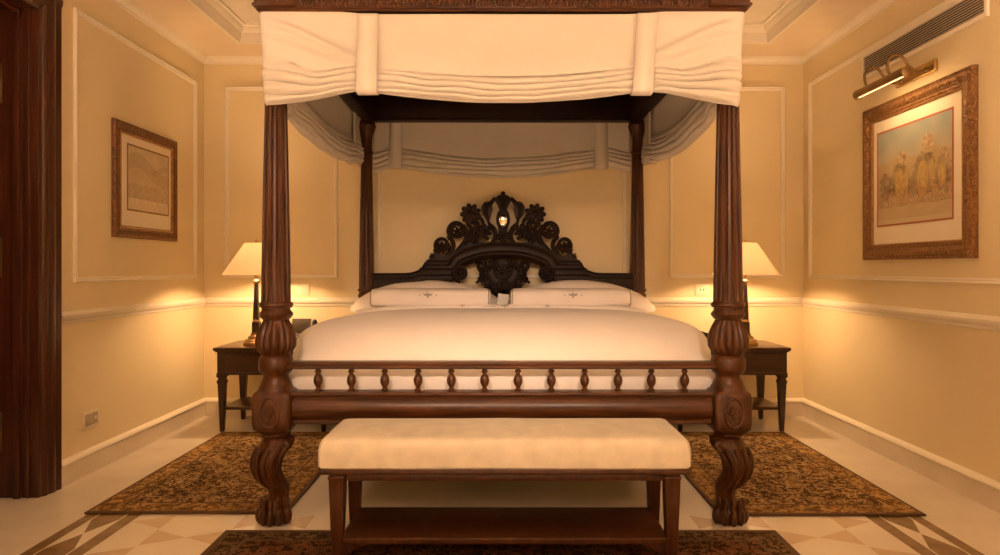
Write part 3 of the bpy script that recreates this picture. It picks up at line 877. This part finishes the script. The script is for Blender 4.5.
def se(t, e): return math.copysign(abs(math.cos(t)) ** e, math.cos(t)), math.copysign(abs(math.sin(t)) ** e, math.sin(t))
def cushion(cx, cy, cz, ax, ay, az, ex, ecs, seed, low=.8):
    rings = []
    NXP = 44
    for i in range(NXP + 1):
        u = -1 + 2 * i / NXP
        u = math.copysign(1 - (1 - abs(u)) ** 1.8, u)
        k = max(.04, (1 - abs(u) ** ex)) ** (1 / ex)
        ring = []
        for j in range(40):
            t = 2 * PI * j / 40
            c, s_ = se(t, ecs)
            w = 1 + .05 * ns(u * 3, t * .8, seed)
            z = cz + az * k * s_ * w
            if s_ < 0: z = cz + az * low * k * s_
            ring.append((cx + ax * u, cy + ay * (k ** .5) * c * w, z))
        rings.append(ring)
    return rings
for sg, side in ((-1, 'left'), (1, 'right')):
    x = sg * .575 + .005
    # sleeping pillow behind
    m = MB(); m.loft(cushion(sg * .545 + .005, 5.22, .852, .565, .20, .222, 1.9, .8, 4 + sg, .1))
    o = m.build('pillow', M_PIL); tag(o, 'plump white pillow behind the embroidered one on the %s side of the bed' % side, 'pillow', 'plain back pillows')
    # sham in front
    xs = sg * .485 - .010
    t = thing('pillow', (xs, 4.97, .89), 'white pillow with grey piping and small embroidered crest at the front %s of the bed' % side, 'pillow', 'embroidered front pillows')
    m = MB(); rg = cushion(xs, 4.965, .952, .415, .14, .072, 10, .55, 11 + sg); m.loft(rg); m.build('case', M_PIL, t)
    for i in (3, 41):
        m = MB(); m.tube(rg[i], .0032, 6, closed=True)
        lab(m.build('piping', M_PIPE, t), 'thin grey piping')
    m = MB()
    ornament(m, (xs + sg * .01, 4.965 - .1412, .980), (1, 0, 0), (0, .22, .97), (0, -1, .22), .030)
    lab(m.build('embroidery', M_EMB, t), 'grey embroidered crest')
m = MB()
rot = Matrix.Translation((.012, 4.90, .93)) @ Matrix.Rotation(R(-18), 4, 'X') @ Matrix.Rotation(R(8), 4, 'Y')
m.box(-.045, .030, -.004, -.001, -.045, .055, .0008, mat=rot); m.box(-.045, .030, .001, .004, -.045, .055, .0008, mat=rot @ Matrix.Rotation(R(10), 4, 'X'))
o = m.build('note_card', M_CARD); tag(o, 'small pale folded card standing between the two front pillows', 'card')

# ------------------------------------------------------------------ bench
bn = thing('bench', (.01, 2.95, 0), 'upholstered beige bench with a dark wood shelf at the foot of the bed', 'bench')
BX, BW, BY0, BY1 = .01, .730, 2.745, 3.165
m = MB()
rings = []
zs = [(.383, .006), (.39, .0), (.44, .0), (.462, .002), (.478, .006), (.490, .013), (.498, .024), (.503, .045), (.506, .09), (.508, .14), (.509, .208)]
for z, k in zs:
    ring = []
    yc, dy = (BY0 + BY1) / 2, (BY1 - BY0) / 2
    for q in range(96):
        t = 2 * PI * q / 96; p = 40
        c, s_ = math.cos(t), math.sin(t); r = 1 / (abs(c) ** p + abs(s_) ** p) ** (1 / p)
        ring.append((BX + r * c * (BW - k), yc + r * s_ * (dy - k), z + .002 * ns(c * 3, s_ * 3, z * 5)))
    rings.append(ring)
m.loft(rings)
m.build('cushion', M_BENCH, bn)
m = MB(); m.box(BX - BW + .004, BX + BW - .004, BY0 + .004, BY1 - .004, .360, .384, .006)
m.box(BX - .66, BX + .66, BY0 + .03, BY0 + .05, .33, .365, .003); m.box(BX - .66, BX + .66, BY1 - .05, BY1 - .03, .33, .365, .003)
m.build('seat_frame', M_BENCHW, bn)
for xx in (-.657, .657):
    for yy in (BY0 + .048, BY1 - .045):
        m = MB()
        rings = []
        for z, h in ((.0125, .019), (.018, .020), (.30, .0295), (.335, .0305), (.343, .0335), (.350, .0335), (.353, .028), (.366, .028)):
            rings.append([(BX + xx + a * h, yy + b * h, z) for a, b in ((-1, -1), (1, -1), (1, 1), (-1, 1))])
        m.loft(rings); m.build('leg', M_BENCHW, bn, bevel=.002)
m = MB()
m.box(BX - .645, BX + .645, BY0 + .03, BY1 - .03, .080, .107, .004)
for yy in (BY0 + .045, BY1 - .045):
    for sg in (-1, 1):
        m.prism([(BX + sg * .64, .082), (BX + sg * .53, .082), (BX + sg * .58, .066), (BX + sg * .61, .045), (BX + sg * .64, .03)], yy - .01, yy + .01)
m.build('shelf', M_BENCHW, bn)

# ------------------------------------------------------------------ nightstands
def nightstand(sg, label):
    xo, xi_, y0, y1 = 2.03, 1.23, 5.02, 5.50
    t = thing('nightstand', (sg * (xo + xi_) / 2, (y0 + y1) / 2, 0), label, 'nightstand', 'dark wooden nightstands')
    bx = lambda m, a, b, *r, **k: m.box(min(sg * a, sg * b), max(sg * a, sg * b), *r, **k)
    m = MB(); bx(m, xi_ - .005, xo + .012, y0 - .025, y1 + .01, .578, .602, bev=.005); bx(m, xi_ + .005, xo + .002, y0 - .012, y1, .568, .580, bev=.003)
    m.build('table_top', M_STAND, t)
    m = MB(); bx(m, xi_ + .012, xo - .008, y0, y1 - .01, .405, .572, bev=.004); m.build('body', M_STAND, t)
    m = MB(); bx(m, xi_ + .075, xo - .07, y0 - .008, y0 + .01, .425, .555, bev=.004)
    d = m.build('drawer', M_STAND, t)
    m = MB(); xc = sg * (xo + xi_) / 2
    m.ell((xc, y0 - .018, .49), (.012, .012, .012)); lab(m.build('knob', M_BRASS, d), 'small brass knob')
    for xx in (xo - .036, xi_ + .040):
        for yy in (y0 + .03, y1 - .04):
            m = MB(); rings = []
            for z, h in ((0, .013), (.01, .0145), (.34, .026), (.352, .030), (.365, .030), (.37, .024), (.385, .024), (.39, .032), (.42, .032)):
                rings.append([(sg * xx + a * h, yy + b * h, z) for a, b in ((-1, -1), (1, -1), (1, 1), (-1, 1))])
            m.loft(rings); m.build('leg', M_STAND, t, bevel=.002)
    m = MB(); bx(m, xi_ + .035, xo - .03, y0 + .04, y1 - .03, .150, .172, bev=.004); m.build('shelf', M_STAND, t)
nightstand(-1, 'dark wooden nightstand between the bed and the left wall')
nightstand(1, 'dark wooden nightstand between the bed and the right wall')
# ------------------------------------------------------------------ bedside lamps
def lamp(x, y, label):
    t = thing('table_lamp', (x, y, .602), label, 'lamp', 'bedside lamps')
    m = MB()
    m.lathe(x, y, [(.6025, .090), (.612, .092), (.628, .091), (.632, .085), (.640, .083), (.646, .078), (.650, .060), (.668, .056), (.672, .044), (.680, .038), (.690, .036)], 40)
    lab(m.build('base', M_ABRASS, t), 'round stepped brass base')
    m = MB()
    m.lathe(x, y, [(.688, .034, dict(p=9)), (.694, .030, dict(p=9)), (.696, .027, dict(p=9)), (.770, .027, dict(p=9)), (.774, .021, dict(p=9)), (.812, .0205, dict(p=9)), (1.055, .0115, dict(p=9)), (1.06, .010, dict(p=9))], 48)
    m.build('column', M_STAND, t)
    m = MB()
    m.lathe(x, y, [(.772, .024), (.778, .029), (.786, .029), (.790, .022)], 24)
    lab(m.build('collar', M_BRASS, t), 'brass collar'); m = MB()
    m.lathe(x, y, [(1.052, .014), (1.06, .022), (1.07, .026), (1.078, .022), (1.084, .010), (1.10, .010), (1.105, .016), (1.15, .016), (1.16, .006), (1.335, .0045), (1.345, .0045)], 20)
    for a in (0, 2 * PI / 3, 4 * PI / 3):
        m.tube([(x, y, 1.338), (x + .08 * math.cos(a), y + .08 * math.sin(a), 1.342)], .002, 6)
    m.lathe(x, y, [(1.345, .007), (1.352, .010), (1.362, .010), (1.372, .004)], 14)
    lab(m.build('shade_holder', M_BRASS, t), 'brass shade holder')
    m = MB()
    m.lathe(x, y, [(1.115, .236), (1.347, .082), (1.347, .079), (1.115, .233)], 64, cap=False)
    n = 64
    m.f.append(None); m.f.pop()
    sh = m.build('lamp_shade', M_SHADE, t)
    m = MB()
    m.ell((x, y, 1.205), (.028, .028, .040)); lab(m.build('bulb', M_BULB, t), 'lit bulb')
    for dz_, e in ((1.245, 11),):
        l = bpy.data.lights.new('lamp_light', 'POINT'); l.energy = e * 11; l.color = (1, .59, .29); l.shadow_soft_size = .035
        lo = bpy.data.objects.new('lamp_light', l); COL.objects.link(lo); lo.location = (x, y, 1.225)
        lo.parent = t; lo.location = (0, 0, 1.205 - .602)
lamp(-1.79, 5.16, 'lit table lamp with cream shade on the left nightstand')
lamp(1.772, 5.16, 'lit table lamp with cream shade on the right nightstand')

# telephone on the left nightstand
t = thing('telephone', (-1.46, 5.2, .602), 'black desk telephone with a raised panel on the left nightstand beside the bed', 'telephone')
m = MB(); m.extr([(5.10, .603), (5.32, .603), (5.32, .70), (5.30, .706), (5.10, .628)], (-1.58, 0, 0), (0, 1, 0), (0, 0, 1), (.19, 0, 0)); m.build('body', M_BLACK, t, bevel=.004)
m = MB(); rot = Matrix.Translation((-1.488, 5.255, .735)) @ Matrix.Rotation(R(-14), 4, 'X')
m.box(-.072, .072, -.006, .006, -.055, .055, .003, mat=rot); m.build('raised_panel', M_SCREEN, t)
m = MB(); m.box(.070, .076, -.010, .008, -.057, .057, .001, mat=rot); m.box(-.075, .075, -.010, -.002, -.066, -.058, .001, mat=rot)
lab(m.build('panel_trim', M_SILV, t), 'silver trim')
m = MB(); m.tube([(-1.395, 5.12, .665), (-1.394, 5.15, .70), (-1.393, 5.22, .735), (-1.392, 5.27, .752)], [.014, .013, .013, .015], 10); m.ell((-1.392, 5.265, .757), (.019, .022, .028)); m.ell((-1.395, 5.12, .655), (.019, .024, .022))
m.box(-1.41, -1.38, 5.11, 5.29, .603, .66, .004)
m.build('handset', M_BLACK, t)
# folder on the right nightstand
t = thing('desk_folder', (1.44, 5.2, .602), 'dark sloping folder on the right nightstand next to the bed', 'folder')
m = MB(); m.prism([(1.33, .603), (1.56, .603), (1.56, .655), (1.42, .712), (1.415, .700), (1.33, .62)], 5.12, 5.34); m.build('stand', M_STAND, t, bevel=.003)
m = MB(); m.prism([(1.408, .7205), (1.585, .662), (1.585, .650), (1.408, .7115)], 5.10, 5.36); m.build('cover', M_BLACK, t, bevel=.002)

# ------------------------------------------------------------------ rugs
def rug(x0, x1, y0, y1, mats, label, th=.012, b1=.02, b2=.14):
    m = MB()
    m.box(x0, x1, y0, y1, .0012, th - .002, .002, 0)
    def ringf(d0, d1, z0, z1, mi):
        O = [(x0 + d0, y0 + d0), (x1 - d0, y0 + d0), (x1 - d0, y1 - d0), (x0 + d0, y1 - d0)]
        I = [(x0 + d1, y0 + d1), (x1 - d1, y0 + d1), (x1 - d1, y1 - d1), (x0 + d1, y1 - d1)]
        vs = [(*p, z0) for p in O] + [(*p, z1) for p in I]
        m.add(vs, [[i, (i + 1) % 4, 4 + (i + 1) % 4, 4 + i] for i in range(4)], mi)
    ringf(0, .006, th - .004, th, 0); ringf(.006, b1, th, th, 0); ringf(b1, b2 - .012, th, th, 1); ringf(b2 - .012, b2, th, th, 0)
    d = b2
    m.add([(x0 + d, y0 + d, th), (x1 - d, y0 + d, th), (x1 - d, y1 - d, th), (x0 + d, y1 - d, th)], [[0, 1, 2, 3]], 2)
    o = m.build('rug', mats, angle=20); return o
o = rug(-1.975, -1.02, 3.345, 4.99, [M_COLD, M_RUGB, M_RUGF], ''); tag(o, 'golden brown patterned rug on the floor left of the bed', 'rug', 'bedside rugs')
o = rug(1.02, 1.99, 3.318, 4.99, [M_COLD, M_RUGB, M_RUGF], ''); tag(o, 'golden brown patterned rug on the floor right of the bed', 'rug', 'bedside rugs')
o = rug(-1.218, 1.205, 1.9, 3.122, [M_COLD, M_RUG2B, M_RUG2F], '', b1=.03, b2=.13); tag(o, 'dark red and green patterned rug under the bench', 'rug')

# ------------------------------------------------------------------ pictures
def printgrid(O, U, V, w, h, nx, ny, fn):
    O, U, V = map(Vector, (O, U, V))
    vs = []; fs = []; cols = []
    for j in range(ny + 1):
        for i in range(nx + 1): vs.append(O + U * w * (i / nx - .5) + V * h * (j / ny - .5))
    for j in range(ny):
        for i in range(nx):
            a = j * (nx + 1) + i; fs.append([a, a + 1, a + nx + 2, a + nx + 1]); cols.append(fn((i + .5) / nx, (j + .5) / ny))
    return vs, fs, cols
def print_obj(name, data, parent):
    vs, fs, cols = data
    o = world(parent); me = bpy.data.meshes.new(name)
    me.from_pydata([p - o for p in vs], [], fs); me.materials.append(M_PRINT)
    at = me.color_attributes.new('print', 'FLOAT_COLOR', 'CORNER')
    for p in me.polygons:
        for li in p.loop_indices: at.data[li].color = (*cols[p.index], 1)
    ob = bpy.data.objects.new(name, me); COL.objects.link(ob); ob.parent = parent
    return ob
def procession(u, v):       # u left->right, v bottom->top; a hazy painted procession of riders under a grey-blue sky
    n1 = ns(u * 7, v * 7, 1); n2 = ns(u * 24, v * 24, 4); n3 = ns(u * 55, v * 30, 9)
    c = lerp((.30, .35, .31), (.50, .44, .30), ss(1.0, .55, v) + .35 * n1)
    top = .66 + .05 * ns(u * 6, 2, 2) + .10 * math.exp(-((u - .72) / .10) ** 2) + .06 * math.exp(-((u - .36) / .08) ** 2)
    if v < top: c = lerp((.44, .31, .15), (.52, .40, .22), .5 + .6 * n1 + .3 * n2)
    def blob(cx, cy, rx, ry, w=.45): return ((u - cx) / rx) ** 2 + ((v - cy) / ry) ** 2 + n2 * w
    for cx, cy, rx, ry in ((.33, .44, .13, .19), (.66, .46, .15, .21), (.12, .40, .09, .16), (.90, .44, .10, .19), (.50, .36, .07, .12)):
        if blob(cx, cy, rx, ry) < 1: c = lerp((.20, .13, .06), (.42, .31, .17), .5 + .9 * n1 + .6 * n2)
    for cx, cy, rx, ry in ((.33, .40, .065, .17), (.42, .44, .03, .13), (.64, .42, .075, .18), (.76, .46, .03, .14), (.88, .42, .045, .12)):
        if blob(cx, cy, rx, ry) < 1: c = lerp((.44, .28, .07), (.58, .42, .17), .5 + n2)
    for cx, cy, rx, ry in ((.36, .68, .065, .075), (.71, .76, .085, .085), (.90, .63, .05, .06)):
        if blob(cx, cy, rx, ry, .7) < 1: c = lerp((.55, .43, .26), (.36, .22, .12), .5 + 1.4 * n2)
    if .17 < v < .40 + .1 * n1:
        if n3 > .18: c = lerp(c, (.44, .14, .07), .65)
        elif n3 < -.25: c = lerp(c, (.18, .15, .09), .6)
    if v < .17 + .02 * n1: c = lerp((.58, .45, .28), (.50, .38, .21), .5 + n1)
    if v < .045: c = (.62, .50, .33)
    return lerp(c, (.5, .4, .25), .10)
def picture(name, O, U, N, w, h, fw, prof, fm, pu, pw, ph, pz, label, fn, nx, ny, line):
    t = thing(name, (O[0], O[1], O[2] - h / 2), label, 'picture')
    O = Vector(O); U = Vector(U); N = Vector(N); V = Vector((0, 0, 1))
    m = MB(); m.frame(O, U, V, N, w - 2 * fw, h - 2 * fw, prof); m.build('frame', fm[0], t, angle=30)
    m = MB(); m.frame(O, U, V, N, w - 2 * fw - .024, h - 2 * fw - .024, [(0, .004), (0, .021), (.006, .026), (.014, .020), (.014, .004)]); lab(m.build('inner_frame', fm[1], t), 'gilt inner edge')
    m = MB()
    def slab(a, b, n0, n1, up=0):
        vs = [O + U * sx_ * a / 2 + V * (sy_ * b / 2 + up) + N * q for q in (n0, n1) for sx_, sy_ in ((-1, -1), (1, -1), (1, 1), (-1, 1))]
        m.add(vs, [[0, 1, 2, 3], [4, 5, 6, 7], [0, 1, 5, 4], [1, 2, 6, 5], [2, 3, 7, 6], [3, 0, 4, 7]])
    slab(w - 2 * fw - .012, h - 2 * fw - .012, .002, .010); m.build('mat', M_MAT, t)
    m = MB(); m.frame(O + V * pz + U * pu, U, V, N, pw, ph, [(0, .0105), (0, .0125), (.011, .0125), (.011, .0105)]); m.build('mount_line', line, t)
    print_obj('print', printgrid(O + V * pz + U * pu + N * .0115, U, V, pw, ph, nx, ny, fn), t)
    return t
prA = [(0, .004), (0, .022), (.008, .027), (.02, .024), (.028, .034), (.042, .044), (.060, .043), (.070, .034), (.076, .038), (.083, .034), (.085, .02), (.085, .001)]
picture('framed_picture', (XR, 4.08, 1.70), (0, -1, 0), (-1, 0, 0), 1.075, .968, .085, prA, (M_GOLD, M_GOLD2), -.02, .735, .57, .018, 'large painted procession in a carved gilt frame on the right wall', procession, 110, 86, M_REDL)
prB = [(0, .004), (0, .018), (.006, .022), (.014, .018), (.022, .024), (.045, .030), (.058, .026), (.062, .018), (.062, .001)]
def sketch(u, v):
    n1 = ns(u * 3, v * 4, 8); n2 = ns(u * 16, v * 16, 5)
    c = lerp((.58, .46, .29), (.66, .53, .35), .5 + n1)
    r = abs(v - (.55 + .35 * math.sin(u * 3.2 + .5) * (1 - u)))
    if r < .12: c = lerp(c, (.40, .29, .16), .5)
    if u > .55 and abs(v - .72 - .06 * math.sin(u * 8)) < .05: c = lerp(c, (.38, .27, .15), .5)
    if v < .18: c = lerp((.76, .64, .45), (.70, .58, .40), .5 + n1)
    elif v < .42: c = lerp(c, (.36, .25, .13), .35 + .3 * n2)
    return lerp(c, (.48, .37, .22), .15 + .3 * n2)
picture('framed_picture', (XL, 4.68, 1.713), (0, 1, 0), (1, 0, 0), .82, .718, .062, prB, (M_FRD, M_GOLD2), .025, .53, .40, .025, 'pale sepia sketch in a dark gilt frame on the left wall', sketch, 70, 50, M_ABRASS)

# picture light
t = thing('picture_light', (2.30, 4.07, 2.2), 'brass picture light with two gooseneck arms above the painted procession', 'picture light')
m = MB(); m.box(XR - .022, XR, 3.87, 4.26, 2.245, 2.31, .006); lab(m.build('wall_plate', M_BRASS, t), 'brass wall plate')
tx, tz = 2.165, 2.216
for yy in (3.95, 4.20):
    m = MB()
    pts = spline([(XR - .015, yy, 2.268), (XR - .07, yy, 2.262), (XR - .115, yy, 2.295), (XR - .155, yy, 2.345), (XR - .20, yy, 2.352), (XR - .232, yy, 2.32), (XR - .232, yy, 2.275), (tx, yy, 2.236)], 6)
    m.tube(pts, .0075, 10); m.ell((tx, yy, 2.240), (.012, .012, .014)); m.ell((XR - .02, yy, 2.268), (.012, .018, .018))
    m.build('arm', M_ABRASS, t)
m = MB()
# half-round hood open below
n = 18
rings = []
for y in (4.305, 4.300, 3.79, 3.785):
    rr = .030 if y in (4.300, 3.79) else .026
    rings.append([(tx + rr * math.cos(a), y, tz + rr * math.sin(a)) for a in [R(-2) + R(232) * i / n for i in range(n + 1)]] + [(tx + (rr - .003) * math.cos(a), y, tz + (rr - .003) * math.sin(a)) for a in [R(230) - R(232) * i / n for i in range(n + 1)]])
m.loft(rings)
for y in (4.305, 3.785):
    m.loft([[(tx + r_ * math.cos(a), y + dy_, tz + r_ * math.sin(a)) for a in [2 * PI * i / 24 for i in range(24)]] for dy_, r_ in ((-.006, .026), (-.004, .031), (.004, .031), (.006, .026))])
m.build('hood', M_ABRASS, t)
m = MB(); m.tube([(tx, 3.80, tz - .012), (tx, 4.29, tz - .012)], .010, 10); lab(m.build('bulb', emit_mat('tube_bulb', (1, .72, .38), 1.5), t), 'lit tube bulb')
l = bpy.data.lights.new('picture_lamp', 'AREA'); l.shape = 'RECTANGLE'; l.size = .5; l.size_y = .03; l.energy = 2.2; l.color = (1, .60, .28)
lo = bpy.data.objects.new('picture_lamp', l); COL.objects.link(lo); lo.parent = t
lo.location = Vector((tx, 4.065, tz - .028)) - Vector(t.location)
lo.rotation_euler = Vector((.10, 0, -.20)).to_track_quat('-Z', 'Y').to_euler()
d = Vector((.10, 0, -.20)).normalized(); z_ = -d; x_ = Vector((0, 1, 0)); y_ = z_.cross(x_)
lo.rotation_euler = Matrix((x_, y_, z_)).transposed().to_euler()

# ventilation grille
t = thing('air_vent', (XR, 4.07, 2.41), 'long louvred air vent high on the right wall', 'vent')
vy0, vy1, vz0, vz1 = 3.49, 4.655, 2.425, 2.548
O = (XR, (vy0 + vy1) / 2, (vz0 + vz1) / 2)
m = MB(); m.frame(O, (0, -1, 0), (0, 0, 1), (-1, 0, 0), vy1 - vy0, vz1 - vz0, [(0, 0), (0, .010), (.006, .014), (.022, .012), (.026, .006), (.026, 0)]); m.build('frame', M_MOLD, t)
m = MB(); m.box(XR - .002, XR + .0, vy0 - .005, vy1 + .005, vz0 - .004, vz1 + .004); m.build('backing', M_DARKV, t)
m = MB()
for i in range(9):
    z = vz0 + (i + .5) * (vz1 - vz0) / 9
    m.extr([(.002, .0050), (.010, .0022), (.0115, -.0005), (.010, -.0035), (.008, -.0035), (.002, .001)], (XR, vy0, z), (-1, 0, 0), (0, 0, 1), (0, vy1 - vy0, 0))
m.build('louvre', M_SLAT, t)

# sockets and switch plates
t = thing('wall_socket', (XL, 4.045, .25), 'double socket plate low on the left wall near the doorway', 'socket')
m = MB(); m.box(XL, XL + .010, 3.965, 4.125, .253, .353, .003); m.build('plate', M_PLATE, t)
m = MB(); m.box(XL + .010, XL + .013, 3.985, 4.045, .27, .336, .002); m.box(XL + .010, XL + .013, 4.052, 4.108, .27, .336, .002); m.build('cover', M_PLATEG, t)
m = MB(); m.box(XL + .013, XL + .016, 4.075, 4.09, .295, .315, .001); lab(m.build('rocker', M_PLATE, t), 'small pale rocker switch')
t = thing('wall_socket', (1.58, YB, .95), 'two pin socket on the back wall between the bed and the right lamp', 'socket')
m = MB(); m.box(1.525, 1.635, YB - .010, YB, .950, 1.035, .003); m.build('plate', M_PLATE, t)
m = MB()
for dx in (-.012, .012):
    m = MB(); m.ell((1.58 + dx, YB - .010, .994), (.006, .003, .008))
    lab(m.build('pin_hole', M_BLACK, t), 'dark pin hole')
t = thing('switch_plate', (-1.575, YB, .95), 'blank cream plate on the back wall between the bed and the left lamp', 'switch')
m = MB(); m.box(-1.635, -1.52, YB - .010, YB, .952, 1.040, .003); m.build('plate', M_PLATE, t)
m = MB(); m.box(-1.622, -1.533, YB - .013, YB - .009, .965, 1.027, .002); m.build('rocker', M_PLATE, t)

# ------------------------------------------------------------------ light
def area(name, loc, target, size, energy, col):
    l = bpy.data.lights.new(name, 'AREA'); l.shape = 'DISK'; l.size = size; l.energy = energy; l.color = col
    o = bpy.data.objects.new(name, l); COL.objects.link(o); o.location = loc
    o.rotation_euler = (Vector(target) - Vector(loc)).to_track_quat('-Z', 'Y').to_euler()
    return o
WARM = (1, .69, .49)
area('room_lamp', (0, -1.3, 2.5), (0, 3.6, 1.2), 1.2, 10, WARM)
for x in (-1.1, 0, 1.1):
    o = area('ceiling_downlight', (x, -.1, 2.94), (x, -.1, 0), .3, 62, WARM); o.data.spread = R(64)

area('ceiling_lamp', (0, 1.9, 2.92), (0, 2.3, 0), .5, 5, WARM)
for sg in (-1, 1):
    area('upward_fill', (sg * 2.0, 1.9, 1.9), (sg * 1.95, 2.2, 3.0), .35, 17, WARM)  # unseen fill without a fitting, added to brighten ceiling and upper walls
    l = bpy.data.lights.new('bed_fill_spot', 'SPOT'); l.energy = 280; l.color = WARM; l.spot_size = R(34); l.spot_blend = 1; l.shadow_soft_size = .12  # added fill hanging free below the ceiling, coned to brighten the bedspread
    o = bpy.data.objects.new('bed_fill_spot', l); COL.objects.link(o); o.location = (sg * .6, -.5, 2.35)
    o.rotation_euler = (Vector((sg * .4, 3.9, .80)) - o.location).to_track_quat('-Z', 'Y').to_euler()
w = bpy.data.worlds.new('World'); scn.world = w; w.use_nodes = True
w.node_tree.nodes['Background'].inputs['Color'].default_value = (1, .66, .38, 1)
w.node_tree.nodes['Background'].inputs['Strength'].default_value = .05

# ------------------------------------------------------------------ camera
cam = bpy.data.cameras.new('camera'); co = bpy.data.objects.new('camera', cam); COL.objects.link(co)
co.location = (0, 0, CAMZ); co.rotation_euler = (R(90), 0, 0)
cam.sensor_width = 36; cam.lens = F / 1000 * 36
cam.shift_x = -2 / 1000; cam.shift_y = -9.5 / 1000
cam.clip_start = .05
scn.camera = co
scn.view_settings.view_transform = 'Standard'; scn.view_settings.look = 'None'
scn.view_settings.gamma = 1; scn.view_settings.use_curve_mapping = False
scn.view_settings.exposure = 0.07
